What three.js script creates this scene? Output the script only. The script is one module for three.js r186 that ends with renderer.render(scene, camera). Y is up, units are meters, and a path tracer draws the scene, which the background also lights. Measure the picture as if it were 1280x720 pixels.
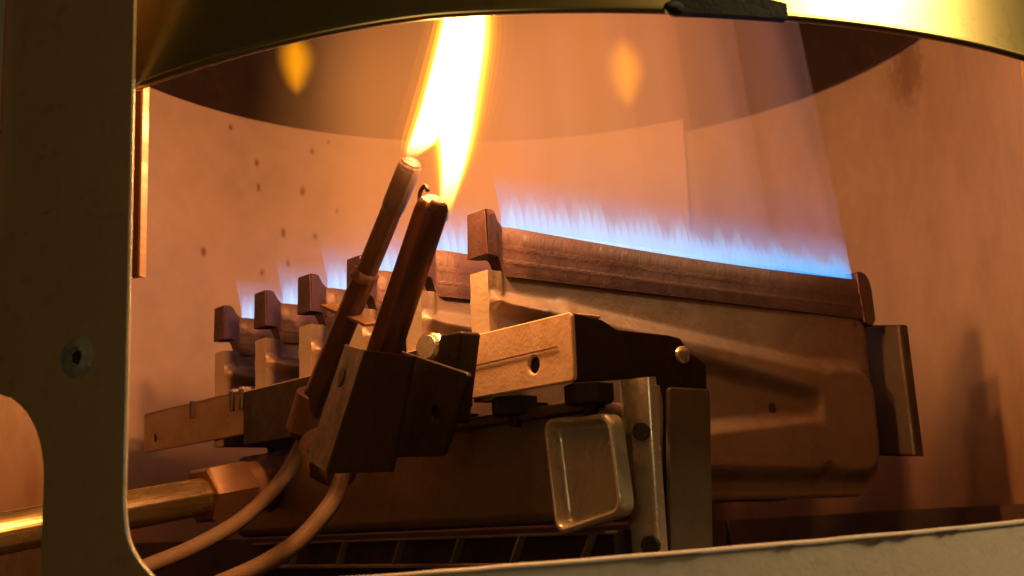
import * as THREE from 'three';
import { mergeGeometries, mergeVertices, toCreasedNormals } from 'three/addons/utils/BufferGeometryUtils.js';
import { RoundedBoxGeometry } from 'three/addons/geometries/RoundedBoxGeometry.js';
import { RectAreaLightUniformsLib } from 'three/addons/lights/RectAreaLightUniformsLib.js';
RectAreaLightUniformsLib.init();

// ---------------------------------------------------------------- camera, light, exposure
const scene = new THREE.Scene();
const camera = new THREE.PerspectiveCamera(25.99, 16 / 9, 0.02, 20);
{
  const pitch = 11 * Math.PI / 180, roll = 2.2 * Math.PI / 180, a = 51.5 * Math.PI / 180;
  const f0 = new THREE.Vector3(Math.cos(a), 0, -Math.sin(a)), u0 = new THREE.Vector3(0, 1, 0), r0 = new THREE.Vector3().crossVectors(f0, u0);
  const fw = f0.clone().multiplyScalar(Math.cos(pitch)).addScaledVector(u0, Math.sin(pitch));
  const u1 = u0.clone().multiplyScalar(Math.cos(pitch)).addScaledVector(f0, -Math.sin(pitch));
  camera.position.set(-0.2904, -0.0037, 0.3891);
  camera.up.copy(u1.multiplyScalar(Math.cos(roll)).addScaledVector(r0, Math.sin(roll)));
  camera.lookAt(camera.position.clone().add(fw));
}
camera.focus = 0.53; camera.userData.fStop = 20;
scene.add(camera);
scene.background = new THREE.Color().setRGB(0.014, 0.009, 0.004);
const renderer = new THREE.WebGLRenderer();
renderer.toneMapping = THREE.LinearToneMapping;
renderer.toneMappingExposure = 1;
renderer.shadowMap.enabled = true;

const L = {
  pilot: [0.215, [1, 0.385, 0.11]],          // the big yellow flame, lower part
  high: [0.125, [1, 0.385, 0.11]],           // its upper part
  blue: [0.0006, [0.8, 0.42, 0.62]],       // each burner flame (two lights)
  low: [10, [1, 0.74, 0.36]],             // added weak fill light on the viewer's left
  room: [48, [1, 0.72, 0.34]],             // lamp of the room, behind and right of the viewer
};
{
  const lampAt = new THREE.Vector3(0.66, 1.22, 0.92), lookTo = new THREE.Vector3(0.02, 0.08, 0.15);
  const lamp = new THREE.RectAreaLight(new THREE.Color().setRGB(...L.room[1]), L.room[0], 0.60, 0.30);
  lamp.name = 'room_lamp_light';
  lamp.position.copy(lampAt); lamp.lookAt(lookTo); scene.add(lamp);
  // unseen fill light added on the viewer's left, lifts post and pressed plate
  const low = new THREE.RectAreaLight(new THREE.Color().setRGB(...L.low[1]), L.low[0], 0.10, 0.10);
  low.name = 'added_fill_light';
  low.position.set(-0.50, 0.11, 0.46); low.lookAt(new THREE.Vector3(-0.06, 0.0, 0.06)); scene.add(low);
}

// ---------------------------------------------------------------- helpers
const MM = 0.001, CX = 126, CZ = -136;                     // the heater's axis, in mm
const V = (x, y, z) => new THREE.Vector3(x * MM, y * MM, z * MM);
const rad = (d) => d * Math.PI / 180;
const cyl = (th, y, r) => V(CX + r * Math.cos(rad(th)), y, CZ + r * Math.sin(rad(th)));
let seed = 7;
const rnd = () => { seed = (seed * 1664525 + 1013904223) >>> 0; return seed / 4294967296; };
const clamp = THREE.MathUtils.clamp, lerp = THREE.MathUtils.lerp, sstep = THREE.MathUtils.smoothstep;
const used = {};
function numbered(n) { used[n] = (used[n] ?? -1) + 1; return used[n] ? n + '_' + String(used[n]).padStart(3, '0') : n; }
function tag(o, label, category, group, kind) {
  if (label) o.userData.label = label;
  if (category) o.userData.category = category;
  if (group) o.userData.group = group;
  if (kind) o.userData.kind = kind;
  return o;
}
function thing(name, label, category, at = [0, 0, 0], group) {
  const g = new THREE.Group(); g.name = numbered(name); g.position.copy(V(...at)); scene.add(g);
  return tag(g, label, category, group);
}
const inv = new THREE.Matrix4();
// geometry is written in the heater's coordinates; a part's geometry is brought to its thing's base
function part(name, geos, mat, parent, opt = {}) {
  let g = Array.isArray(geos) ? mergeAll(geos) : geos;
  let host = parent, off = new THREE.Vector3();
  while (host && host !== scene) { off.add(host.position); host = host.parent; }
  g.translate(-off.x, -off.y, -off.z);
  const m = new THREE.Mesh(g, mat); m.name = (parent === scene) ? numbered(name) : name;
  m.castShadow = m.receiveShadow = true;
  parent.add(m);
  if (opt.label) m.userData.label = opt.label;
  if (opt.kind) m.userData.kind = opt.kind;
  return m;
}
function mergeAll(gs) {
  return mergeGeometries(gs.map((g) => {
    let h = g.index ? g.toNonIndexed() : g;
    for (const k of Object.keys(h.attributes)) if (!['position', 'normal', 'uv', 'color'].includes(k)) h.deleteAttribute(k);
    return h;
  }));
}
// uv in metres, from the side a face looks to
function boxUV(g) {
  g = g.index ? g.toNonIndexed() : g;
  if (!g.attributes.normal) g.computeVertexNormals();
  const p = g.attributes.position, n = g.attributes.normal, uv = new Float32Array(p.count * 2);
  for (let i = 0; i < p.count; i += 3) {
    const ax = Math.abs(n.getX(i) + n.getX(i + 1) + n.getX(i + 2)), ay = Math.abs(n.getY(i) + n.getY(i + 1) + n.getY(i + 2)), az = Math.abs(n.getZ(i) + n.getZ(i + 1) + n.getZ(i + 2));
    for (let k = i; k < i + 3; k++) {
      const x = p.getX(k), y = p.getY(k), z = p.getZ(k);
      const [u, v] = ax > ay && ax > az ? [z, y] : ay > az ? [x, z] : [x, y];
      uv[k * 2] = u; uv[k * 2 + 1] = v;
    }
  }
  g.setAttribute('uv', new THREE.BufferAttribute(uv, 2));
  return g;
}
// surface from a function of a grid: f(u, v) -> Vector3, u and v from 0 to 1
function grid(f, nu, nv, col, uvf) {
  const pos = [], uv = [], idx = [], color = [];
  for (let j = 0; j <= nv; j++) for (let i = 0; i <= nu; i++) {
    const p = f(i / nu, j / nv); pos.push(p.x, p.y, p.z);
    const t = uvf ? uvf(i / nu, j / nv) : [i / nu, j / nv]; uv.push(t[0], t[1]);
    if (col) color.push(...col(i / nu, j / nv));
  }
  for (let j = 0; j < nv; j++) for (let i = 0; i < nu; i++) {
    const a = j * (nu + 1) + i, b = a + 1, c = a + nu + 1, d = c + 1;
    idx.push(a, b, d, a, d, c);
  }
  const g = new THREE.BufferGeometry();
  g.setAttribute('position', new THREE.Float32BufferAttribute(pos, 3));
  g.setAttribute('uv', new THREE.Float32BufferAttribute(uv, 2));
  if (col) g.setAttribute('color', new THREE.Float32BufferAttribute(color, 4));
  g.setIndex(idx); g.computeVertexNormals();
  return g;
}
// curved sheet metal with thickness: th from lo(v) to hi(v), y from ylo(u) to yhi(u)
function sheet({ th0, th1, y0, y1, r, t, nu = 24, nv = 16, uvf, taper = 0 }) {
  const F = (x) => (typeof x === 'function' ? x : () => x);
  const a = F(th0), b = F(th1), lo = F(y0), hi = F(y1);
  const P = (u, v, rr) => { const th = lerp(a(v), b(v), u), y = lerp(lo(u, th), hi(u, th), v); return cyl(th, y, rr - taper * (y - lo(u, th))); };
  const uvm = uvf ?? ((u, v) => { const th = lerp(a(v), b(v), u); return [rad(th) * r * MM, lerp(lo(u, th), hi(u, th), v) * MM]; });
  const gs = [grid((u, v) => P(u, v, r), nu, nv, null, uvm), grid((u, v) => P(1 - u, v, r - t), nu, nv, null, uvm)];
  gs.push(grid((u, v) => P(v, 0, r - t * u), 2, nu, null, (u, v) => uvm(v, 0)), grid((u, v) => P(1 - v, 1, r - t * u), 2, nu, null, (u, v) => uvm(1 - v, 1)));
  gs.push(grid((u, v) => P(0, v, r - t * (1 - u)), 2, nv, null, (u, v) => uvm(0, v)), grid((u, v) => P(1, v, r - t * u), 2, nv, null, (u, v) => uvm(1, v)));
  return mergeAll(gs);
}
// flat plate from points (mm) that lie in one plane, with thickness along the normal (towards the first three points' left-hand turn), bevel and round holes
function plate(pts, t, { bevel = 0.4, holes = [], round = 0 } = {}) {
  const P = pts.map((p) => new THREE.Vector3(...p)), o = P[0].clone();
  const ex = P[1].clone().sub(P[0]).normalize(), n = new THREE.Vector3().crossVectors(ex, P[2].clone().sub(P[0])).normalize(), ey = new THREE.Vector3().crossVectors(n, ex);
  const q = (p) => { const d = p.clone().sub(o); return [d.dot(ex), d.dot(ey)]; };
  const Q = P.map(q), s = new THREE.Shape();
  if (round) {
    const N = Q.length;
    Q.forEach((c, i) => {
      const p0 = Q[(i + N - 1) % N], p1 = Q[(i + 1) % N];
      const l0 = Math.hypot(p0[0] - c[0], p0[1] - c[1]), l1 = Math.hypot(p1[0] - c[0], p1[1] - c[1]), k = Math.min(round, l0 * 0.48, l1 * 0.48);
      const A = [c[0] + (p0[0] - c[0]) / l0 * k, c[1] + (p0[1] - c[1]) / l0 * k], B = [c[0] + (p1[0] - c[0]) / l1 * k, c[1] + (p1[1] - c[1]) / l1 * k];
      if (i) s.lineTo(...A); else s.moveTo(...A);
      s.quadraticCurveTo(c[0], c[1], B[0], B[1]);
    });
  } else Q.forEach((c, i) => (i ? s.lineTo(...c) : s.moveTo(...c)));
  for (const [hp, hr] of holes) { const [hx, hy] = q(new THREE.Vector3(...hp)), h = new THREE.Path(); h.absarc(hx, hy, hr, 0, 2 * Math.PI, true); s.holes.push(h); }
  const g = new THREE.ExtrudeGeometry(s, { depth: Math.max(0.05, t - 2 * bevel), bevelEnabled: bevel > 0, bevelSize: bevel, bevelThickness: bevel, bevelOffset: -bevel, bevelSegments: 2, curveSegments: 10 });
  g.translate(0, 0, bevel);
  const m = new THREE.Matrix4().makeBasis(ex, ey, n).setPosition(o);
  g.applyMatrix4(m); g.scale(MM, MM, MM);
  return boxUV(g);
}
function box(x0, x1, y0, y1, z0, z1, r = 0.8) {
  const w = x1 - x0, h = y1 - y0, d = z1 - z0, g = new RoundedBoxGeometry(w, h, d, 2, Math.min(r, w / 2.1, h / 2.1, d / 2.1));
  g.translate((x0 + x1) / 2, (y0 + y1) / 2, (z0 + z1) / 2); g.scale(MM, MM, MM);
  return boxUV(g);
}
// body of revolution between two points: profile [[distance from a, radius], ...]
function turned(a, b, prof, seg = 28, phase = 0) {
  const A = V(...a), B = V(...b), d = B.clone().sub(A).normalize();
  const g = new THREE.LatheGeometry(prof.map(([l, r]) => new THREE.Vector2(Math.max(r, 0.01) * MM, l * MM)), seg, phase);
  g.applyQuaternion(new THREE.Quaternion().setFromUnitVectors(new THREE.Vector3(0, 1, 0), d)); g.translate(A.x, A.y, A.z);
  const L0 = dist(a, b), R0 = Math.max(...prof.map((p) => p[1])), uv = g.attributes.uv;
  for (let i = 0; i < uv.count; i++) uv.setXY(i, uv.getX(i) * 2 * Math.PI * R0 * MM, uv.getY(i) * L0 * MM);
  return toCreasedNormals(g, 0.75);
}
const dist = (a, b) => Math.hypot(a[0] - b[0], a[1] - b[1], a[2] - b[2]);
// turned profile with sharp ends
function rod(a, b, r0, r1 = r0, seg = 28) { const l = dist(a, b), e = Math.min(r0, r1) * 0.12; return turned(a, b, [[0, 0], [0, r0 - e], [e, r0], [l - e, r1], [l, r1 - e], [l, 0]], seg); }
function tube(pts, r, seg = 80) { return new THREE.TubeGeometry(new THREE.CatmullRomCurve3(pts.map((p) => V(...p))), seg, r * MM, 14); }

// ---------------------------------------------------------------- textures
function noiseTable(n, s) { const o = new Float32Array(n * n); let k = s; for (let i = 0; i < n * n; i++) { k = (k * 1664525 + 1013904223) >>> 0; o[i] = k / 4294967296; } return o; }
const NT = noiseTable(256, 99);
function vnoise(x, y, per) {
  const xi = Math.floor(x), yi = Math.floor(y), fx = x - xi, fy = y - yi, sx = fx * fx * (3 - 2 * fx), sy = fy * fy * (3 - 2 * fy);
  const w = (a) => ((a % per) + per) % per, at = (a, b) => NT[(w(b) * 256 + w(a)) & 65535];
  return lerp(lerp(at(xi, yi), at(xi + 1, yi), sx), lerp(at(xi, yi + 1), at(xi + 1, yi + 1), sx), sy);
}
function fbm(u, v, base, oct = 4, sx = 1, sy = 1) { let s = 0, a = 0.5, t = 0, p = base; for (let i = 0; i < oct; i++) { s += a * vnoise(u * p * sx + i * 17, v * p * sy + i * 31, p * Math.max(sx, sy)); t += a; a *= 0.55; p *= 2; } return s / t; }
function tex(size, metres, f, srgb = false) {
  const d = new Uint8Array(size * size * 4);
  for (let j = 0; j < size; j++) for (let i = 0; i < size; i++) { const c = f(i / size, j / size), o = (j * size + i) * 4; for (let k = 0; k < 3; k++) d[o + k] = clamp((Array.isArray(c) ? c[k] : c) * 255, 0, 255); d[o + 3] = 255; }
  const t = new THREE.DataTexture(d, size, size, THREE.RGBAFormat);
  t.wrapS = t.wrapT = THREE.RepeatWrapping; t.magFilter = THREE.LinearFilter; t.minFilter = THREE.LinearFilter;
  if (metres) t.repeat.set(1 / metres, 1 / metres);
  if (srgb) t.colorSpace = THREE.SRGBColorSpace;
  t.needsUpdate = true;
  return t;
}
const T = {};
T.mottle = tex(512, 0.09, (u, v) => { const n = fbm(u, v, 6, 5), m = fbm(u + 0.3, v, 24, 3), s = sstep(fbm(u, v + 0.6, 9, 4), 0.56, 0.74); const k = 0.78 + 0.28 * n + 0.08 * (m - 0.5) - 0.1 * s; return [k, k * (0.985 - 0.05 * s), k * (0.97 - 0.1 * s)]; });
T.rough = tex(512, 0.07, (u, v) => 0.62 + 0.5 * (fbm(u, v, 8, 4) - 0.5) + 0.3 * (fbm(u, v, 40, 2) - 0.5));
T.bump = tex(512, 0.06, (u, v) => 0.5 + 0.6 * (fbm(u, v, 10, 4) - 0.5) + 0.3 * (fbm(u, v, 60, 2) - 0.5));
T.oxide = tex(512, 0.07, (u, v) => { const n = fbm(u, v, 5, 5), m = fbm(u, v + 0.4, 18, 4), s = sstep(m, 0.5, 0.75); return [0.52 + 0.42 * n + 0.16 * s, 0.5 + 0.38 * n + 0.05 * s, 0.52 + 0.36 * n - 0.05 * s]; });
T.paint = tex(512, 0.11, (u, v) => { const n = fbm(u, v, 4, 4), s = sstep(fbm(u + 0.2, v + 0.7, 16, 4), 0.6, 0.8); return 0.8 + 0.22 * n - 0.25 * s; });
T.chip = tex(512, 0.16, (u, v) => { const n = fbm(u, v, 5, 4), s = sstep(fbm(u + 0.13, v + 0.41, 20, 4), 0.64, 0.76); const k = 0.82 + 0.2 * n; return [k - 0.42 * s, k - 0.5 * s, k - 0.56 * s]; });
T.brass = tex(512, 0.05, (u, v) => { const w = fbm(u, v, 4, 5), s = sstep(fbm(u, v, 10, 3, 1, 4), 0.6, 0.72); const k = 0.62 + 0.5 * w; return [k - 0.1 * s, k - 0.25 * s, k - 0.3 * s]; });
T.brassBump = tex(512, 0.03, (u, v) => 0.5 + 0.9 * (fbm(u, v, 6, 4, 1, 3) - 0.5));
T.wear = tex(512, 0.12, (u, v) => 0.9 + 0.16 * (fbm(u, v, 4, 5) - 0.5) - 0.1 * sstep(fbm(u + 0.3, v, 30, 3, 1, 1), 0.62, 0.8));
// chamber wall: one sheet of enamel over the arc, rust spots and, last, one painted shadow at their own places (theta, y, size)
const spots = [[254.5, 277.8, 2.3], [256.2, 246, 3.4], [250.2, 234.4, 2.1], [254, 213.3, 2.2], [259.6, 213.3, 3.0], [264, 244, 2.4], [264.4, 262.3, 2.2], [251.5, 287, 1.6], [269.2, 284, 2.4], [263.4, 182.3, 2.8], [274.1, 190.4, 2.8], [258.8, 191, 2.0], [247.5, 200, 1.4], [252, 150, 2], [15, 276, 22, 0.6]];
function wallTexture(w, h, th0, th1, y0, y1) {
  const d = new Uint8Array(w * h * 4), mmx = rad(th1 - th0) * 268 / w, mmy = (y1 - y0) / h;
  for (let j = 0; j < h; j++) for (let i = 0; i < w; i++) {
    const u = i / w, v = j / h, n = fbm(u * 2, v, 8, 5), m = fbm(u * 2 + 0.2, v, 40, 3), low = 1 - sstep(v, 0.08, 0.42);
    let k = 0.86 + 0.12 * (n - 0.5) + 0.05 * (m - 0.5), st = sstep(fbm(u * 2, v, 5, 5), 0.55, 0.8) * (0.15 + 0.5 * low) + 0.75 * low;  // random stain, plus shade painted in towards the foot of the wall
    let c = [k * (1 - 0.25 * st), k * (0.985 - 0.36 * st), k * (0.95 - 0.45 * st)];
    const o = (j * w + i) * 4; for (let q = 0; q < 3; q++) d[o + q] = clamp(c[q] * 255, 0, 255); d[o + 3] = 255;
  }
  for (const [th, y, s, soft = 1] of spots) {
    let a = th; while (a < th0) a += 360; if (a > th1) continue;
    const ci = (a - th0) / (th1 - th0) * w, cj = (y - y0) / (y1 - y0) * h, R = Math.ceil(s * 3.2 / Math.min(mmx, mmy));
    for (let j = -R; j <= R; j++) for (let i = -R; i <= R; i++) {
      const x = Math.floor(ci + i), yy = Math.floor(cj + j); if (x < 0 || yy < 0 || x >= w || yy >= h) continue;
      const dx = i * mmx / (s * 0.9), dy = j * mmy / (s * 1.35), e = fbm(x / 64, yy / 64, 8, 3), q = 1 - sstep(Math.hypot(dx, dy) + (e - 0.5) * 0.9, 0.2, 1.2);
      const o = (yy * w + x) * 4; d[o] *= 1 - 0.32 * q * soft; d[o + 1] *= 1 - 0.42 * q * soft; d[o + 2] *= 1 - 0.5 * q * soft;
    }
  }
  const t = new THREE.DataTexture(d, w, h, THREE.RGBAFormat); t.magFilter = t.minFilter = THREE.LinearFilter; t.colorSpace = THREE.SRGBColorSpace; t.needsUpdate = true;
  return t;
}

const rgb = (r, g, b) => new THREE.Color().setRGB(r, g, b);
function std(color, o = {}) { const { bumpScale = 0.0002, ...rest } = o; return new THREE.MeshStandardMaterial({ color: rgb(...color), map: T.mottle, roughnessMap: T.rough, bumpMap: T.bump, bumpScale, roughness: 0.8, metalness: 0.2, side: THREE.DoubleSide, ...rest }); }
const M = {
  wall: new THREE.MeshStandardMaterial({ color: rgb(0.70, 0.55, 0.43), roughness: 0.62, metalness: 0, side: THREE.DoubleSide }),
  drum: std([0.06, 0.04, 0.03], { roughness: 0.75, metalness: 0.45 }),
  steel: std([0.14, 0.098, 0.078], { roughness: 0.75, metalness: 0.25 }),
  steelLit: std([0.50, 0.42, 0.32], { roughness: 0.6, metalness: 0.4 }),  // front faces paler than the sides: flame light put into the colour
  oxide: std([0.082, 0.042, 0.044], { map: T.oxide, roughness: 0.85, metalness: 0.35, bumpScale: 0.0003 }),
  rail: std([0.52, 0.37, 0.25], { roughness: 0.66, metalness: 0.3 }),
  dim: std([0.028, 0.017, 0.011], { roughness: 0.95, metalness: 0 }),
  oliveDim: std([0.06, 0.048, 0.03], { roughness: 0.75, metalness: 0.1 }),
  tip: std([0.085, 0.056, 0.046], { map: T.wear, roughness: 0.7, metalness: 0.1 }),
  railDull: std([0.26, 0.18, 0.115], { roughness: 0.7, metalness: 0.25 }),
  sootShade: new THREE.MeshPhysicalMaterial({ color: rgb(0.02, 0.013, 0.009), map: T.mottle, roughness: 0.8, roughnessMap: T.rough, bumpMap: T.bump, bumpScale: 0.0002, specularIntensity: 0.35, side: THREE.DoubleSide }),  // near-black: shade of the end plate and pilot bracket put into it
  box: std([0.11, 0.078, 0.052], { roughness: 0.75, metalness: 0.2 }),
  olive: std([0.33, 0.31, 0.24], { map: T.paint, roughness: 0.38, metalness: 0.35, bumpScale: 0.0001 }),
  oliveDark: std([0.09, 0.075, 0.05], { roughness: 0.7, metalness: 0.1 }),
  post: std([0.37, 0.24, 0.11], { map: T.wear, roughness: 0.75, metalness: 0.1, bumpScale: 0.0001 }),
  band: std([0.64, 0.48, 0.17], { map: T.wear, roughness: 0.29, roughnessMap: null, bumpMap: null, metalness: 1 }),
  cream: std([0.60, 0.495, 0.40], { map: T.wear, roughness: 0.7, metalness: 0, bumpScale: 0.00015 }),
  edge: std([0.62, 0.56, 0.42], { roughness: 0.5, metalness: 0.3 }),
  tubeA: std([0.11, 0.062, 0.045], { map: T.oxide, roughness: 0.65, metalness: 0.5 }),
  copper: std([0.12, 0.056, 0.036], { map: T.oxide, roughness: 0.6, metalness: 0.6 }),
  strip: std([0.24, 0.14, 0.08], { roughness: 0.8, metalness: 0.1 }),
  brown: std([0.16, 0.09, 0.05], { map: T.oxide, roughness: 0.7, metalness: 0.35 }),
  brass: std([0.86, 0.64, 0.28], { map: T.paint, roughness: 0.42, metalness: 0.95, bumpMap: T.brassBump, bumpScale: 0.00007 }),
  nickel: std([0.66, 0.60, 0.50], { roughness: 0.5, metalness: 0.8 }),
  nickelDull: std([0.42, 0.37, 0.30], { roughness: 0.55, metalness: 0.5, map: T.paint }),
  cable: std([0.15, 0.09, 0.048], { roughness: 0.9, metalness: 0, map: T.paint }),
  black: std([0.012, 0.010, 0.008], { roughness: 0.9, metalness: 0 }),
};

// ---------------------------------------------------------------- the setting: chamber wall, drum, floor
{
  const w = thing('chamber_wall', 'cream enamelled round chamber wall with rust spots behind the burner bars'); w.userData.kind = 'structure';
  const A = M.wall.clone(), B = M.wall.clone(); B.color.setRGB(0.50, 0.385, 0.29);  // right sheet darker: its weaker flame light is put into the colour
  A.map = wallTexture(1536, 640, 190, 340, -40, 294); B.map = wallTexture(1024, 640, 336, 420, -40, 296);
  const uv01 = (u, v) => [u, v];
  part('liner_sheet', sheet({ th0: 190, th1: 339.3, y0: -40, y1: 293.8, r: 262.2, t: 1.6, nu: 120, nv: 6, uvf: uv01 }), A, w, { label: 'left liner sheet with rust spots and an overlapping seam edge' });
  part('liner_sheet', sheet({ th0: 336, th1: 420, y0: -40, y1: 296, r: 270.5, t: 1.6, nu: 80, nv: 6, uvf: uv01 }), B, w, { label: 'darker right liner sheet with a soft painted shadow' });
  const f = part('floor', sheet({ th0: 0, th1: 360, y0: -34, y1: -34.01, r: 300, t: 299.9, nu: 60, nv: 1 }), M.sootShade, scene); f.userData.kind = 'structure';
  const br = thing('base_ring', 'dark low ring with a vertical seam at the foot of the chamber wall', 'ring');
  for (const [a, b] of [[200, 342.2], [342.9, 420]]) part('ring_section', sheet({ th0: a, th1: b, y0: -34, y1: (u, th) => -2.5 + 2.5 * sstep(th, 330, 385), r: 260, t: 2.5, nu: 60, nv: 2 }), M.box, br);
}
{
  const d = thing('heat_exchanger_drum', 'dark sooty round drum open above the burner flames', 'drum', [CX, 289, CZ]);
  part('drum_shell', sheet({ th0: 0, th1: 360, y0: 287.5, y1: 520, r: 265.2, t: 2, nu: 120, nv: 6 }), M.drum, d);
  part('drum_rim', new THREE.TorusGeometry(0.2642, 0.0013, 8, 140).rotateX(Math.PI / 2).translate(CX * MM, 0.2868, CZ * MM), M.drum, d);
  part('drum_top', sheet({ th0: 0, th1: 360, y0: 520, y1: 520.01, r: 264, t: 263.9, nu: 60, nv: 1 }), M.drum, d);
}

// ---------------------------------------------------------------- front: casing band, post, sill
{
  const b = thing('casing_band', 'curved brassy upper band of the heater casing above the opening', 'casing');
  const rim = (th) => 149.6 - 7.6 * Math.pow(clamp((th - 131) / 10.4, 0, 3), 1.5) * 0.62;
  part('band_sheet', sheet({ th0: 20, th1: 153, y0: (u, th) => rim(th) + 0.9, y1: 250, r: 318.5, t: 1.6, nu: 90, nv: 8, taper: 0.27 }), M.band, b);
  // rolled lower edge
  const pts = []; for (let th = 20; th <= 153; th += 2) { const p = cyl(th, rim(th), 317.9); pts.push([p.x / MM, p.y / MM, p.z / MM]); }
  part('rolled_edge', tube(pts, 1.3, 160), M.band, b);
  const cl = thing('retaining_clip', 'dark clip with a small lump on the lower edge of the casing band', 'clip');
  part('clip_strip', sheet({ th0: 112.4, th1: 119, y0: 147.6, y1: (u) => 152.6 + 2.2 * Math.sin(u * 3.14), r: 321.2, t: 3.4, nu: 16, nv: 3 }), M.sootShade, cl);
  { const p = cyl(118.9, 149.2, 320); part('clip_knob', new THREE.SphereGeometry(0.0026, 16, 12).scale(1.6, 0.9, 1).translate(p.x, p.y, p.z), M.sootShade, cl); }
}
{
  const p = thing('casing_post', 'dark olive painted sheet metal post on the left with one screw', 'post');
  const yv = (v) => lerp(-60, 260, v);
  const right = (v) => { const y = yv(v); return y < 6 ? 149.55 - 3.2 * Math.pow((6 - y) / 24, 2.4) - (y < -18 ? (-18 - y) * 0.5 : 0) : 149.65; };
  const left = (v) => { const y = yv(v); if (y >= 46) return 160.2; if (y <= -60) return 155.1; const k = clamp((46 - y) / 30, 0, 1); return lerp(155.2, 160.2, 1 - Math.sqrt(1 - Math.pow(1 - k, 2.2))); };
  part('post_sheet', sheet({ th0: right, th1: left, y0: -60, y1: 260, r: 320.5, t: 1.5, nu: 14, nv: 130 }), M.post, p);
  const lip = []; for (let k = 0; k <= 40; k++) { const v = lerp(0.02, 0.625, k / 40), q = cyl(right(v) - 0.02, yv(v), 320.2); lip.push([q.x / MM, q.y / MM, q.z / MM]); }
  part('folded_edge', tube(lip, 0.75, 120), M.edge, p);
  part('outer_strip', sheet({ th0: 159.75, th1: 163, y0: 96, y1: 260, r: 323.5, t: 2, nu: 6, nv: 8 }), M.cream, p);
  const nrm = (th) => [Math.cos(rad(th)), 0, Math.sin(rad(th))];
  const at = (th, y, r) => { const q = cyl(th, y, r); return [q.x / MM, q.y / MM, q.z / MM]; };
  const s = thing('panel_screw', 'small round screw with a dark recess in the olive post', 'screw', at(153, 53.5, 320));
  part('screw_head', turned(at(153, 53.5, 319), at(153, 53.5, 330), [[0, 0], [0, 6.6], [1.6, 6.6], [2.3, 5.9], [2.9, 4.4], [3.0, 3.1], [1.4, 2.5], [1.4, 0]], 32), M.nickelDull, s);
  part('screw_recess', turned(at(153, 53.5, 320.3), at(153, 53.5, 330), [[0, 0], [0, 2.4], [0.35, 2.4], [0.35, 0]], 6), M.black, s);
  part('dimple', turned(at(155.7, 107, 319.8), at(155.7, 107, 330), [[0, 0], [0, 6.2], [0.9, 6.0], [1.2, 5.0], [0.9, 3.6], [0.85, 0]], 28), M.post, p);
  const st = thing('side_flange', 'narrow bare metal strip standing just behind the olive post', 'flange');
  part('flange_plate', sheet({ th0: 151.95, th1: 156, y0: 81.5, y1: 150, r: 300, t: 1.3, nu: 6, nv: 8 }), M.oxide, st);
  part('flange_edge', sheet({ th0: 151.8, th1: 151.97, y0: 81.5, y1: 150, r: 300.8, t: 3, nu: 2, nv: 8 }), M.strip, st);
}
{
  const sp = thing('casing_shell', 'olive painted sheet metal closing the casing on the right', 'casing');
  part('shell_sheet', sheet({ th0: 15, th1: 62, y0: -90, y1: 260, r: 316, t: 1.5, nu: 30, nv: 12 }), M.post, sp);
}
{
  const s = thing('lower_sill', 'pale cream painted sill with chipped edge along the bottom', 'sill');
  const top = (u, th) => -16.6 + (142 - Math.max(th, 88)) * 0.221;
  part('sill_sheet', sheet({ th0: 20, th1: 141.5, y0: -90, y1: top, r: 321, t: 1.4, nu: 70, nv: 12 }), M.cream, s);
  const pts = []; for (let th = 20; th <= 141.5; th += 1.5) { const p = cyl(th, top(0, th) + 0.1 + 0.22 * (rnd() - 0.5), 320.5); pts.push([p.x / MM, p.y / MM, p.z / MM]); }
  part('sill_lip', tube(pts, 0.95, 200), M.cream, s);
  for (const [a, b, h] of [[107.6, 111.2, 1.3], [104.6, 106.2, 0.7], [114.5, 115.6, 0.6], [119.5, 122.6, 0.7]]) part('chip', sheet({ th0: a, th1: b, y0: (u, th) => top(0, th) - h * Math.sin(u * 3.14) * (0.7 + 0.5 * Math.sin(u * 11)), y1: (u, th) => top(0, th) + 0.1, r: 321.6, t: 0.6, nu: 16, nv: 2 }), M.brown, s);
}

// ---------------------------------------------------------------- burner bars
const pitch = 46.9, zs = [3.3, -43.5, -90.8, -137.2, -183.5, -231.3];
const sdSeg = (x, y, ax, ay, ra, bx, by, rb) => { const px = x - ax, py = y - ay, dx = bx - ax, dy = by - ay, h = clamp((px * dx + py * dy) / (dx * dx + dy * dy), 0, 1); return Math.hypot(px - dx * h, py - dy * h) - lerp(ra, rb, h); };
const sdBox = (x, y, cx, cy, hx, hy, r) => { const qx = Math.abs(x - cx) - hx + r, qy = Math.abs(y - cy) - hy + r; return Math.hypot(Math.max(qx, 0), Math.max(qy, 0)) + Math.min(Math.max(qx, qy), 0) - r; };
const smin = (a, b, k) => { const h = clamp(0.5 + 0.5 * (b - a) / k, 0, 1); return lerp(b, a, h) - k * h * (1 - h); };
function emboss(x, y) {                                     // height of the pressed gas channel over the flat sheet, mm
  let d = sdSeg(x, y, 4, 84.5, 3.6, 40, 81, 5.6);
  d = smin(d, sdSeg(x, y, 40, 81, 5.6, 196, 62, 9.5), 4);
  d = smin(d, sdSeg(x, y, 34, 24, 8, 190, 30.5, 16), 5);
  d = smin(d, sdBox(x, y, 219.5, 43.2, 25.2, 29, 17), 7);
  const ch = 4.4 * (1 - sstep(d, -6, 2.2));
  const front = sdSeg(x, y, 7.0, 102, 1.6, 7.0, 84, 1.6);  // short upright rib behind the front edge
  const low = sdSeg(x, y, 36, 8.4, 0.7, 250, 7.4, 0.7);
  return Math.max(ch, 1.7 * (1 - sstep(front, -1.6, 1.2)), 0.7 * (1 - sstep(low, -0.6, 0.8)));
}
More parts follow.
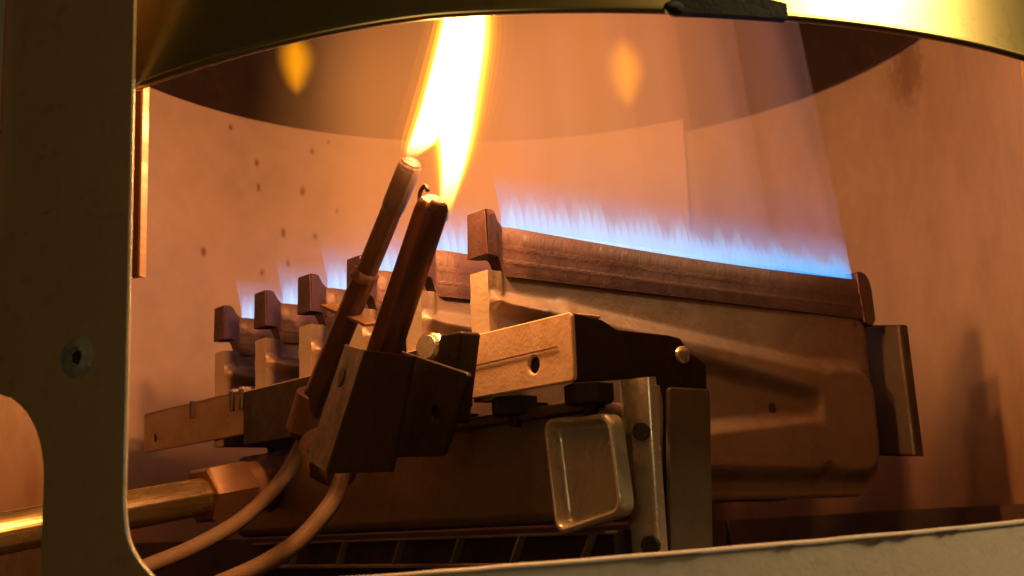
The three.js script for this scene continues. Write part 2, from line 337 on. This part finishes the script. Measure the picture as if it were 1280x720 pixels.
function bodyGeometry(z) {
  const yt = 97, half = 3.4, flare = (x) => 2.4 * (1 - sstep(x, 1.5, 10));
  const side = (s) => grid((u, v) => {
    const x = lerp(0, 246.5, u), b = x < 30 ? 46 : x < 36 ? lerp(46, 6.2, (x - 30) / 6) : x > 222 ? 6.2 + 24 * (1 - Math.sqrt(Math.max(0, 1 - ((x - 222) / 24.6) ** 2))) : 6.2, y = lerp(b, yt, v);
    const dx = (x > 240 ? (x - 240) / 6.5 : 0);
    return V(x, y, z + s * (half + flare(x) + emboss(x, y) - 2.2 * dx * dx));
  }, 190, 90, null, (u, v) => [lerp(0, 0.2465, u), 0.1 * v]);
  const a = side(1), b = side(-1);
  const fr = grid((u, v) => V(0, lerp(46, yt, v), z + lerp(-1, 1, u) * (half + flare(0) + emboss(0, lerp(46, yt, v)))), 4, 40, null, (u, v) => [u * 0.007, v * 0.05]);
  const bk = grid((u, v) => V(246.5, lerp(30, yt, v), z + lerp(-1, 1, u) * (half - 2.2 + emboss(246.5, lerp(30, yt, v)))), 2, 60, null, (u, v) => [u * 0.007, v * 0.05]);
  return { sides: mergeAll([a, b, bk]), front: fr };
}
function capGeometry(z) {
  // half width along the bar: flared front tab, neck, then the long burner head
  const wx = (x) => (x < 4 ? lerp(6.6, 6.2, x / 4) : x < 9 ? lerp(6.2, 3.2, sstep(x, 3.4, 9)) : x < 14 ? lerp(3.2, 5.2, sstep(x, 9, 14)) : 5.2);
  const top = (x) => (x < 3 ? 121.5 : x < 12 ? lerp(121.5, 116, sstep(x, 3, 12)) : 116 - 0.6 * Math.sin((x - 12) / 230 * 3.14) * 3.0);
  const bot = (x) => (x < 7 ? 103.2 : x < 11 ? lerp(103.2, 95.4, sstep(x, 7, 11)) : 95.4);
  const xs = []; for (let i = 0; i <= 24; i++) xs.push(i * 0.6); for (let x = 17; x < 243; x += 6) xs.push(x); xs.push(243);
  const prof = [[0, -0.5], [0.03, -0.1], [0.06, 0.15], [0.1, 0], [0.24, 0.05], [0.27, 0.75], [0.31, 0.8], [0.34, 0.1], [0.5, 0.0], [0.54, 0.55], [0.6, 0.55], [0.64, 0], [0.86, 0.05], [0.94, -0.3], [1, -1.2]];
  const ring = [...prof.map(([v, d]) => [v, 1, d]), ...prof.slice().reverse().map(([v, d]) => [v, -1, d])];
  const g = grid((u, v) => { const x = xs[Math.round(u * (xs.length - 1))], [t, s, d] = ring[Math.round(v * ring.length) % ring.length], k = x < 10 ? 0.3 : 1; return V(x, lerp(bot(x), top(x), t), z + s * (wx(x) + d * k * (t > 0.9 ? 1 : 0.5))); }, xs.length - 1, ring.length, null, (u, v) => [xs[Math.round(u * (xs.length - 1))] * MM, v * 0.045]);
  const caps = [0, 243].map((x) => plate([[x, bot(x), z - wx(x)], [x, bot(x), z + wx(x)], [x, top(x), z + wx(x) - 0.8], [x, top(x), z - wx(x) + 0.8]], 0.5, { bevel: 0.15 }));
  return mergeAll([toCreasedNormals(g, 0.7), ...caps]);
}
function endGeometry(z) {
  const s = new THREE.Shape(); s.moveTo(241, 94); s.lineTo(239, 108); s.lineTo(238.2, 118.5); s.quadraticCurveTo(241, 120.5, 245, 118); s.quadraticCurveTo(248.5, 115, 248.6, 108); s.lineTo(249.4, 96); s.lineTo(246.5, 92.5); s.closePath();
  const g = new THREE.ExtrudeGeometry(s, { depth: 10.2, bevelEnabled: true, bevelSize: 0.6, bevelThickness: 0.6, bevelSegments: 2, curveSegments: 10 });
  g.translate(0, 0, z - 5.1); g.scale(MM, MM, MM); return boxUV(g);
}
const bars = [];
{
  const labels = [
    'large burner bar in front, whole side with hole and pressed channel in view',
    'burner bar just behind the front one, partly hidden by the thick copper tube',
    'burner bar whose front end shows behind the thin tube, fourth from left',
    'burner bar left of the thin tube, third from the left end of the row',
    'burner bar second from the left end of the row',
    'leftmost burner bar, farthest back by the spotted wall',
  ];
  const z = zs[0], t = thing('burner_bar', labels[0], 'burner', [0, 0, z], 'burner bars in a row');
  const bg = bodyGeometry(z);
  part('body', bg.sides, M.steel, t); part('front_edge', bg.front, M.steelLit, t);
  part('burner_head', capGeometry(z), M.oxide, t); part('end_cap', endGeometry(z), M.oxide, t);
  bars.push(t);
  for (let i = 1; i < 6; i++) { const c = t.clone(); c.name = numbered('burner_bar'); c.position.z = zs[i] * MM; c.userData = { ...t.userData, label: labels[i] }; scene.add(c); bars.push(c); }
  part('hole', turned([166.1, 47.8, z + 3.2], [166.1, 47.8, z + 6], [[0, 0], [0, 2.5], [0.5, 2.5], [0.5, 0]], 20).scale(1, 1, 1), M.black, t);
  part('dent', turned([235, 92.5, z + 3.2], [235, 92.5, z + 6], [[0, 0], [0, 1.6], [0.4, 1.3], [0.45, 0]], 14), M.oxide, t);
}

// ---------------------------------------------------------------- mounting rail
{
  const r = thing('mounting_rail', 'bent metal rail running across the front ends of the burner bars', 'rail', [-3, 46, 0]);
  const px = -1.2, tk = 1.8;
  const P = (z0, z1, y0a, y1a, y0b, y1b, x = px) => [[x, y0a, z1], [x, y0b, z0], [x, y1b, z0], [x, y1a, z1]].reverse();
  // left plate, cut at the notches
  const fp = (z0, z1, y0, y1, o, x) => plate([[x ?? px, y0, z0], [x ?? px, y0, z1], [x ?? px, y1, z1], [x ?? px, y1, z0]], tk, o);
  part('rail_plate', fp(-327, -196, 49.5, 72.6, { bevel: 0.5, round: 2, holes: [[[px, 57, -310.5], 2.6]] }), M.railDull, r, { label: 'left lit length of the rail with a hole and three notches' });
  for (const [z, y] of [[-258, 63.5], [-208.5, 62.5], [-197.5, 62.5]]) part('notch', box(px - 3.3, px - 0.6, y, 72.9, z - 1.4, z + 1.4, 0.3), M.black, r);
  for (const z of [-208.5, -197.5]) part('notch_tab', box(px - 3, px + 6, 72.2, 74, z - 2.4, z + 2.4, 0.5), M.nickel, r);
  part('rail_plate', fp(-195.8, -1, 44, 71.2, { bevel: 0.5, round: 1 }, -1.6), M.sootShade, r, { label: 'middle sooty length of the rail' });
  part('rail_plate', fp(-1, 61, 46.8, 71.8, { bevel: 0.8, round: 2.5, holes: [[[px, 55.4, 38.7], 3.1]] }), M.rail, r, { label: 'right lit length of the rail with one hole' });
  part('hole', box(-1.0, 0.4, 51, 60, 34, 43, 0.3), M.black, r);
  part('hole', box(-1.0, 0.4, 53, 61, -315, -306, 0.3), M.black, r);
  part('groove', plate([[-3.25, 59.2, 2], [-3.25, 59.9, 53], [-3.25, 60.5, 53], [-3.25, 59.9, 2]], 0.2, { bevel: 0.03 }), M.brown, r);
  part('top_flange', [box(-3, 14, 71.0, 72.4, -326, -196, 0.5), box(-3, 12, 70.4, 71.6, -195, 60, 0.5)], M.rail, r);
  // end turned back along the bar, its shade put into a near-black colour
  const ez = 60.4;
  part('end_plate', plate([[-2.4, 46.5, ez], [25, 49, ez], [41, 47.5, ez], [36, -14, ez], [60, -15, ez], [65.6, 56.5, ez], [55.8, 61, ez], [52, 65.8, ez], [46, 66.6, ez], [19, 66.9, ez], [15.5, 68.6, ez], [12, 70, ez], [-2.4, 71.6, ez]], 2, { bevel: 0.5 }), M.sootShade, r, { label: 'dark end plate of the rail, turned towards the back' });
  part('rail_screw', turned([50.2, 59.0, 62], [50.2, 59.0, 70], [[0, 0], [0, 3.3], [1.2, 3.3], [1.9, 2.7], [2.2, 1.2], [2.2, 0]], 24), M.nickel, r);
}
{
  const b = (z, l) => {
    const t = thing('hex_nut', l, 'nut', [6, 44, z]);
    part('nut_body', turned([7, 46.5, z], [7, 30, z], [[0, 0], [0, 9], [6, 9], [7, 8], [7, 0]], 6, 0.4), M.sootShade, t);
    part('stud', rod([7, 40, z], [7, 35.5, z], 2.6, 2.2, 14), M.sootShade, t);
  };
  b(14, 'dark hex nut under the right rail plate, left of the two');
  b(57, 'dark hex nut under the corner of the rail end');
}

// ---------------------------------------------------------------- gas manifold box with post and pressed plate
{
  const m = thing('gas_manifold', 'brown metal manifold box under the right end of the rail', 'manifold', [18, -2, -60]);
  part('box_body', box(10.5, 30, -2, 41, -235, 58, 5), M.box, m);
  part('box_lip', box(6.6, 12, 37.6, 41.6, -150, 56, 1.4), M.brown, m);
  const p = thing('bracket_post', 'olive upright bracket with two holes beside the pressed plate', 'bracket', [24, -16, 70]);
  const cross = [[30, 55], [25, 55.5], [21.5, 57.8], [20, 62], [20.4, 67], [22, 71.5], [24.6, 73.5]];     // rounded channel in plan
  const lean = (y) => (48 - y) * 0.012;
  const curve = new THREE.CatmullRomCurve3(cross.map(([x, z]) => new THREE.Vector3(x, 0, z)));
  const off = (u, d) => { const q = curve.getPoint(u), t = curve.getTangent(u); return [q.x + t.z * d, q.z - t.x * d]; };
  const y = (v) => lerp(-30, 48.2, v), W = (d) => (u, v) => { const q = off(u, d); return V(q[0] + lean(y(v)), y(v), q[1]); };
  part('channel', [grid(W(0), 30, 6, null, (u, v) => [u * 0.03, v * 0.08]), grid((u, v) => W(1.4)(1 - u, v), 30, 6, null, (u, v) => [u * 0.03, v * 0.08]), grid((u, v) => W(1.4 * u)(v, 1), 2, 30), grid((u, v) => W(1.4 * u)(1, 1 - v), 2, 6)], M.olive, p);
  for (const [yy, zz] of [[29, 68], [-10.5, 69]]) part('hole', turned([22.6, yy, zz], [16, yy + 0.1, zz + 2.2], [[0, 0], [0, 3.3], [2.9, 3.3], [2.9, 0]], 22), M.black, p);
  part('side_web', plate([[34, -14, 64], [56, -14, 64], [60.5, 46, 64], [38.4, 46, 64]], 2.2, { bevel: 0.6, round: 2 }), M.oliveDark, p);
  // pressed plate: rounded quadrilateral dish on x = 5, built ring by ring
  const d = thing('pressed_plate', 'rounded olive metal plate with a pressed square recess, on the manifold', 'plate', [5, 14, 58]);
  const C4 = [[36.2, 34.5], [35.0, 71.5], [0.4, 75.5], [-6.4, 39.5]], cy = C4.reduce((s, c) => s + c[0], 0) / 4, cz = C4.reduce((s, c) => s + c[1], 0) / 4;
  const outline = [], rr = 5.5;
  C4.forEach((c, i) => {
    const a = C4[(i + 3) % 4], b = C4[(i + 1) % 4], la = Math.hypot(a[0] - c[0], a[1] - c[1]), lb = Math.hypot(b[0] - c[0], b[1] - c[1]);
    const A = [c[0] + (a[0] - c[0]) / la * rr, c[1] + (a[1] - c[1]) / la * rr], B = [c[0] + (b[0] - c[0]) / lb * rr, c[1] + (b[1] - c[1]) / lb * rr];
    for (let k = 0; k <= 8; k++) { const t = k / 8, o = (1 - t) * (1 - t), q = 2 * t * (1 - t), e = t * t; outline.push([o * A[0] + q * c[0] + e * B[0], o * A[1] + q * c[1] + e * B[1]]); }
    for (let k = 1; k < 5; k++) { const nb = [b[0] + (c[0] - b[0]) / lb * rr, b[1] + (c[1] - b[1]) / lb * rr]; outline.push([lerp(B[0], nb[0], k / 5), lerp(B[1], nb[1], k / 5)]); }
  });
  const N = outline.length, rings = [[1.0, 5], [1.0, 1.2], [0.988, 0.3], [0.965, -0.2], [0.93, -0.4], [0.90, -0.2], [0.87, 1.0], [0.83, 3.4], [0.79, 4.3], [0.75, 4.5], [0.4, 4.5], [0.02, 4.5]];
  const smooth = new THREE.CatmullRomCurve3(rings.map(([s, x]) => new THREE.Vector3(s, x, 0)), false, 'catmullrom', 0.3);
  part('dish', grid((u, v) => { const o = outline[Math.round(u * N) % N], q = smooth.getPoint(v); return V(3.5 + q.y * 1.1, cy + (o[0] - cy) * q.x, cz + (o[1] - cz) * q.x); }, N, 60, null, (u, v) => [u * 0.12, v * 0.03]), M.olive, d);
  part('stub_arm', box(11, 22, 4, 30, 40, 64, 2), M.oliveDark, d);
}
{
  const r = thing('rear_support', 'brown upright plate at the back end of the front burner bar', 'bracket', [270, 26, 0]);
  part('plate_body', plate([[258, 27.5, -8], [258, 25.2, 19], [258, 92.5, 17], [258, 96.2, -10]].reverse(), 8, { bevel: 1.6 }), M.dim, r);  // shadow on the rear plate is put into its near-black colour
  const g = thing('vent_rail', 'dark slotted rail on the floor below the manifold box', 'rail', [12, -16, -60]);
  part('rail_body', box(13, 22, -22, -4.8, -210, 60, 1), M.sootShade, g);
  part('rail_edge', box(9, 15, -6.2, -4.9, -210, 60, 0.4), M.box, g);
  part('rail_edge', box(6, 16, -17.6, -15.8, -210, 60, 0.5), M.box, g);
  for (const z of [-162, -117, -70, -27, 12, 52]) part('rib', plate([[9.5, -15.8, z - 4], [9.5, -15.8, z - 2.8], [9.5, -6, z + 3.2], [9.5, -6, z + 2]], 3.5, { bevel: 0.2 }), M.oliveDark, g);
}

// ---------------------------------------------------------------- pilot assembly
{
  const a = thing('thin_tube', 'thin dark electrode tube, taller of the two leaning tubes', 'tube', [-30, 46, -80]);
  const tip = [-30, 138.6, 3.2], low = [-30, 53.7, -75.8], on = (k) => [-30, lerp(low[1], tip[1], k), lerp(low[2], tip[2], k)];
  const l = dist(low, tip);
  part('upper_rod', turned(on(0.5), tip, [[0, 0], [0, 4.3], [l * 0.5 - 3.2, 4.3], [l * 0.5 - 1.2, 3.9], [l * 0.5 - 0.2, 2.8], [l * 0.5, 1.2], [l * 0.5, 0]], 28), M.tubeA, a);
  part('lower_sleeve', rod(on(-0.16), on(0.545), 5.0, 4.9), M.tubeA, a);
  part('rod_tip', turned(on(0.8), [tip[0], tip[1] + 0.15, tip[2] + 0.15], [[0, 4.3], [3, 4.7], [l * 0.2 - 4.4, 4.8], [l * 0.2 - 2.6, 4.5], [l * 0.2 - 1.2, 3.7], [l * 0.2 - 0.3, 2.4], [l * 0.2 + 0.1, 1], [l * 0.2 + 0.1, 0]], 28), M.tip, a);  // greyer, slightly wider end of the rod
  part('collar', rod(on(0.52), on(0.56), 5.7, 5.5), M.tubeA, a);
  part('ferrule', rod([-31, 41.5, -86], [-31, 57, -76], 6.2, 6.0), M.brown, a);
  const b = thing('thick_tube', 'thick brown copper pilot tube in front of the thin one', 'tube', [-45, 60, 2]);
  const t2 = [-45, 113.2, 39.6], b2 = [-45, 58, 0.2], l2 = dist(b2, t2);
  part('tube_body', turned(b2, t2, [[0, 0], [0, 6.4], [l2 - 6, 6.1], [l2 - 3.6, 5.7], [l2 - 1.8, 4.7], [l2 - 0.6, 3.2], [l2, 1.4], [l2 + 0.1, 0]], 32), M.copper, b);
  part('spark_hook', tube([[-43, 108, 25], [-43, 113.5, 26], [-43, 118.3, 27], [-43, 119.6, 30], [-43, 117.5, 31.5]], 0.8, 30), M.tubeA, b);
  const w = thing('cross_plate', 'thin metal plate crossing behind the thin tube', 'plate', [-30, 84, -46]);
  part('plate_strip', plate([[-33, 91.2, -64], [-33, 77.6, -29], [-27, 78.6, -27.5], [-27, 92.2, -62.5]], 1.3, { bevel: 0.3 }), M.brown, w);
  const k = thing('pilot_bracket', 'dark folded bracket block holding the two leaning tubes', 'bracket', [-50, 20, 0]);
  const fl = [[-42, 69.5, -26.5], [-42, 27, -57], [-53.2, 19.8, -22.8], [-53.2, 62.5, 5]];
  part('side_flange', plate(fl, 1.6, { bevel: 0.4 }), M.oliveDim, k);
  {
    const [a, b, c] = fl.map((p) => new THREE.Vector3(...p)), n = b.clone().sub(a).cross(c.clone().sub(a)).normalize();
    for (const q of [0, 1]) { const m = n.clone().multiplyScalar(q ? 1.75 : -0.15), o = [-46.6 + m.x, 55.8 + m.y, -21.5 + m.z]; part('hole', turned(o, [o[0] + n.x * 9 * (q ? 1 : -1), o[1] + n.y * 9 * (q ? 1 : -1), o[2] + n.z * 9 * (q ? 1 : -1)], [[0, 0], [0, 3.9], [0.15, 3.9], [0.15, 0]], 22), M.black, k); }
  }
  part('front_face', plate([[-52, 62.5, 5], [-52, 19.8, -22.8], [-49, 18.2, 15.5], [-49, 57, 32]], 2, { bevel: 0.4 }), M.sootShade, k);
  part('back_plate', plate([[-24, 68.2, -20], [-24, 26, -22.4], [-24, 24, 12], [-24, 52.2, 30]], 2, { bevel: 0.4, round: 3, holes: [[[-24, 40, 8], 3]] }), M.sootShade, k);
  const bo = thing('threaded_bolt', 'threaded bolt with a pale flat end left of the rail plate', 'bolt', [-14, 68, -12]);
  const thr = [[0, 0], [0, 5.2], [0.5, 5.9]]; for (let q = 0; q < 12; q++) thr.push([1.2 + q * 1.6, 6.0], [2.0 + q * 1.6, 5.3]); thr.push([21, 0]);
  part('shank', turned([-16, 68.2, -11], [3, 67.2, -16], thr, 28), M.brass, bo);
  part('end_face', turned([-16.4, 68.22, -10.9], [3, 67.2, -16], [[0, 0], [0, 4.6], [0.5, 4.9], [0.5, 0]], 24), M.nickel, bo);
  part('clamp_block', plate([[-13, 70, 6.5], [-13, 40, -2], [-13, 36, 12], [-13, 69.5, 21]], 9, { bevel: 0.8, round: 2 }), M.sootShade, bo);
}

// ---------------------------------------------------------------- supply pipe, fittings, leads
{
  const p = thing('supply_pipe', 'shiny brass supply pipe coming in from the left behind the post', 'pipe', [-80, 11, -168]);
  part('pipe_body', rod([-190, -5.4, -142], [-28, 18.6, -181.2], 8.9, 8.9, 40), M.brass, p);
  const n = thing('union_nut', 'large brown hex union nut at the end of the brass pipe', 'nut', [-10, 24, -183]);
  const A = [-33, 18.2, -180.2], B = [12, 25, -190.5];
  part('nut_body', turned(A, B, [[0, 9], [0, 13.2], [1.5, 14.6], [22, 15.6], [24.5, 14.2], [24.5, 8]], 6, 0.2), M.brown, n);
  part('neck', turned(A, B, [[22, 8], [22, 12.6], [42, 12.6], [44, 15.5], [58, 15.5], [60, 12], [60, 0]], 28), M.brown, n);
  const e = thing('small_union', 'small copper union with a hex nut beside the lower lead', 'fitting', [-30, 24, -66]);
  part('fitting_body', turned([-30, 36, -76], [-32, 19.5, -48], [[0, 0], [0, 5.5], [2, 7.5], [10, 7.5], [11, 9.6], [19, 9.6], [20, 7], [30, 6.6], [30, 0]], 24), M.brown, e);
  part('hex_ring', turned([-30.6, 29.5, -65], [-32, 19.5, -48], [[0, 0], [0, 10.6], [7, 10.6], [7, 0]], 6), M.copper, e);
  const c1 = part('lead_wire', tube([[-27, 49, -89], [-24.5, 41, -93], [-28.6, 28.2, -97], [-39, 16.3, -96.5], [-53.2, 5, -96], [-76.5, -5.6, -92], [-100, -13, -86.6], [-122, -20.5, -78]], 3.3, 120), M.cable, scene);
  tag(c1, 'upper tan lead curving down from the thin tube to the left', 'cable');
  const c2 = part('lead_wire', tube([[-29.5, 30, -46.5], [-31.7, 21.3, -49.8], [-33.6, 12, -53], [-39.7, 4, -54], [-47.7, -4.1, -55.8], [-62.7, -12.6, -56.8], [-80, -19, -58], [-98, -24.5, -60.5]], 3.6, 120), M.cable, scene);
  tag(c2, 'lower tan lead curving down from the pilot bracket', 'cable');
}

// ---------------------------------------------------------------- flames
// a swept flame skin: pts [x, y, z, radius x, radius z], colour and alpha along and around it
function skin(pts, scale, color, nu = 28, nv = 44) {
  const cur = (i) => new THREE.CatmullRomCurve3(pts.map((p) => new THREE.Vector3(...p.slice(i, i + 3))), false, 'centripetal');
  const c = cur(0), q = new THREE.CatmullRomCurve3(pts.map((p, i) => new THREE.Vector3(p[3], p[4], i * 8)), false, 'centripetal');
  return grid((u, v) => { const o = c.getPoint(v), s = q.getPoint(v), a = u * 2 * Math.PI; return V(o.x + Math.cos(a) * s.x * scale, o.y, o.z + Math.sin(a) * s.y * scale); }, nu, nv, color);
}
const glow = (k, opacity = 1) => new THREE.MeshBasicMaterial({ color: rgb(k, k, k), vertexColors: true, transparent: true, opacity, side: THREE.DoubleSide, depthWrite: false });
function quiet(m) { m.castShadow = false; m.receiveShadow = false; return m; }
{
  const f = thing('pilot_flame', 'tall bright yellow flame rising above the tips of the two tubes', 'flame', [-22, 117, 17]);
  const main = [[-26, 111, 17, 1.2, 1.8], [-25, 121, 19, 2.6, 4], [-24, 133, 21.6, 4.4, 6.8], [-23, 146, 22.4, 6, 10], [-22, 160, 22.6, 7.2, 12.4], [-21, 178, 26.5, 7.6, 12], [-21, 198, 30.5, 6.8, 10], [-20, 222, 33.5, 5.6, 8.2], [-20, 250, 36, 4.2, 6], [-20, 276, 37, 0.5, 0.8]];
  const side = [[-26, 141, -3.5, 0.8, 1.6], [-26, 143.5, -0.4, 3, 5], [-25, 147, 5, 5, 9.2], [-24, 153, 11.5, 6, 12.6], [-23, 168, 19, 6.2, 12], [-22, 190, 26, 5.6, 9], [-21, 212, 31, 3.5, 5], [-20, 230, 33, 1, 2]];
  const core = (a) => (u, v) => { const k = sstep(v, 0.05, 0.3); return [lerp(1.0, 4, k), lerp(0.62, 3.5, k), lerp(0.06, 2.2, k), sstep(v, 0.02, 0.2) * a]; };
  const coreB = (a) => (u, v) => { const k = sstep(v, 0.05, 0.45); return [lerp(1.4, 4, k), lerp(0.8, 3.4, k), lerp(0.1, 2, k), sstep(v, 0.04, 0.5) * a]; };
  const layer = (pts, s, a, c, lo = 0.25) => skin(pts, s, (u, v) => [...c, a * sstep(v, 0, lo) * (1 - sstep(v, 0.85, 1))]);
  part('flame_core', [...[[0.82, 0.3], [0.74, 0.45], [0.64, 0.7], [0.5, 0.85]].map(([k, a]) => skin(main, k, core(a))), ...[[0.95, 0.3], [0.85, 0.45], [0.72, 0.7]].map(([k, a]) => skin(side, k, coreB(a)))], glow(1.3), f);
  const ramp = [[0.9, 0.2, [5, 3.6, 0.7]], [0.98, 0.15, [5, 2.9, 0.35]], [1.07, 0.1, [4.8, 2.3, 0.18]], [1.18, 0.065, [4.6, 1.9, 0.1]], [1.32, 0.04, [4.4, 1.6, 0.07]], [1.5, 0.018, [4, 1.35, 0.06]], [1.72, 0.008, [4, 1.25, 0.05]], [2.0, 0.005, [4, 1.2, 0.05]]];  // outermost faint layers imitate the glow halo around the flame
  part('flame_mantle', [...ramp.map(([k, a, c]) => layer(main, k, a, c)), ...ramp.filter((_, i) => i % 2 === 0).map(([k, a, c]) => layer(side, k * 1.12, a, c, 0.4))], glow(1), f);
  const l = new THREE.PointLight(rgb(...L.pilot[1]), L.pilot[0]); l.name = 'pilot_flame_light'; l.shadow.radius = 0.5; l.castShadow = true;
  l.position.copy(V(-22, 165, 25).sub(f.position)); f.add(l);
  const l2 = new THREE.PointLight(rgb(...L.high[1]), L.high[0]); l2.name = 'pilot_flame_light'; l2.shadow.radius = 0.5; l2.castShadow = true;
  l2.position.copy(V(-20, 232, 26).sub(f.position)); f.add(l2);
}
{
  // one row of small blue cones on each burner head
  const cones = (z) => {
    const gs = [];
    for (let x = 16; x < 238; x += 4.2) {
      const far = sstep(x, 60, 235), h = lerp(19, 15, far) * (0.7 + 0.5 * rnd()), aa = 0.75 + 0.5 * rnd(), y0 = 115.2, sw = 0.9 + 0.25 * rnd(), lean = 1.2 + 0.6 * rnd();
      const pts = []; for (let k = 0; k <= 6; k++) { const t = k / 6; pts.push([x - lean * t * t, y0 + h * t, z, Math.max(0.05, sw * 2.3 * Math.pow(1 - t * t, 0.6)), Math.max(0.05, 4.2 * (1 - Math.pow(t, 2)))]); }
      const c0 = [lerp(0.72, 0.0, far), lerp(1.02, 0.42, far), lerp(1.5, 1.5, far)], c1 = [lerp(1.0, 0.25, far), lerp(1.15, 0.85, far), lerp(1.45, 1.35, far)];
      gs.push(skin(pts, 1, (u, v) => [lerp(c0[0], c1[0], v), lerp(c0[1], c1[1], v), lerp(c0[2], c1[2], v), aa * (0.34 + 0.12 * far) * Math.pow(1 - v, 1.5)], 8, 7));
    }
    return mergeAll(gs);
  };
  const mantle = (z) => grid((u, v) => {
    const a = u * 2 * Math.PI, ex = Math.sign(Math.cos(a)) * Math.pow(Math.abs(Math.cos(a)), 0.3), ez = Math.sign(Math.sin(a)) * Math.pow(Math.abs(Math.sin(a)), 0.7), w = 1 - 0.25 * v;
    return V(127 + 113 * ex - 5 * v, 115.6 + 24 * v, z + 5.2 * ez * w);
  }, 120, 10, (u, v) => [0.42, 0.66, 1.2, 0.3 * Math.pow(1 - v, 1.2) * (0.75 + 0.5 * vnoise(u * 90, v * 1.5, 90))]);
  const where = ['along the whole head of the front burner bar', 'behind the thick tube', 'beside the thin tube', 'on the third burner head from the left', 'on the second burner head from the left', 'on the leftmost burner head'];
  const z = zs[0], t = thing('burner_flame', 'row of low blue gas flames ' + where[0], 'flame', [0, 116, z], 'blue flames on the burner heads');
  part('flame_cone', cones(z), glow(1), t, { kind: 'stuff' });
  part('flame_mantle', mantle(z), glow(1), t);
  const lit = (g) => { for (const x of [65, 185]) { const l = new THREE.PointLight(rgb(...L.blue[1]), L.blue[0]); l.name = 'burner_flame_light'; l.shadow.radius = 0.3; l.castShadow = true; l.position.set(x * MM, 0.023, 0); g.add(l); } };
  const copies = [t];
  for (let i = 1; i < 6; i++) { const c = t.clone(); c.name = numbered('burner_flame'); c.position.z = zs[i] * MM; c.userData = { ...t.userData, label: 'short blue gas flames ' + where[i] }; scene.add(c); copies.push(c); }
  copies.forEach(lit);
}
{
  // the hot gas above all the bars: thin nested skins that fade upwards
  const veil = (z, b) => grid((u, v) => {
    const a = u * 2 * Math.PI, c = Math.cos(a), ex = Math.sign(c) * Math.pow(Math.abs(c), 0.55), w = 1 + 3.2 * v, k = 1 - 0.16 * v;
    return V(124 + 120 * ex * k - 10 * v, 117 + 235 * v, lerp(z, -113, 0.16 * v) + 5 * w * Math.sin(a));
  }, 160, 20, (u, v) => {
    const x = Math.cos(u * 2 * Math.PI), e0 = 1 - Math.pow(Math.abs(x), 0.55), end = x > 0 ? sstep(e0, 0, 0.1) : sstep(e0, 0, 0.75), n = vnoise(u * 26 + b * 13, v * 0.9 + b, 256), m = vnoise(u * 9 + b * 5, v * 1.2, 256), w = sstep(v, 0.02, 0.24);
    const far = sstep(x, -0.2, 0.7); const pk = sstep(b, 1, 3), near = 1 - far; return [lerp(lerp(0.55, 1.0, pk * near), lerp(1.5, 0.75, far), w) * (0.75 + 0.5 * m), lerp(lerp(0.3, 0.52, pk * near), lerp(0.45, 0.27, far), w), lerp(lerp(lerp(0.3, 0.75, pk), 0.7, far), lerp(0.10, 0.2, far), w) * (1.2 - 0.5 * m), end * 0.8 * (0.35 + 0.45 * n) * sstep(v, 0, 0.04) * (1 - sstep(v, 0.55, 1))];
  });
  const h = thing('hot_gas_haze', 'faint orange and violet veil of hot gas rising above the burner bars', 'flame', [122, 117, -113]);
  h.userData.kind = 'stuff';
  part('gas_veil', zs.map((z, i) => veil(z, i)), glow(1, 0.22), h);
  const wisp = (label, at, s, a) => {
    const w = thing('flame_wisp', label, 'flame', at, 'orange flame wisps in the drum');
    const pts = [[1, -36, 0, 1, 1], [0, -24, 0, 7, 7], [0, 0, 0, 12, 12], [-2, 18, 0, 10, 10], [-4, 34, 0, 1, 1]].map((p) => [at[0] + p[0] * s, at[1] + p[1] * s, at[2] + p[2], p[3] * s, p[4] * s]);
    part('wisp_skin', [1.5, 1.3, 1.12, 0.95, 0.78, 0.6, 0.42, 0.22].map((k) => skin(pts, k, (u, v) => [1.7, 0.55, 0.0, a * (0.12 + 0.6 * (1.5 - k) / 1.28) * Math.pow(Math.sin(v * 3.14), 2.6)], 20, 20)), glow(1), w);
  };
  wisp('orange flame wisp in the dark drum right of the yellow flame', [253, 288, -166], 0.8, 0.2);
  wisp('dim orange flame wisp in the dark drum left of the yellow flame', [63, 286, -260], 0.7, 0.15);
}
renderer.render(scene, camera);
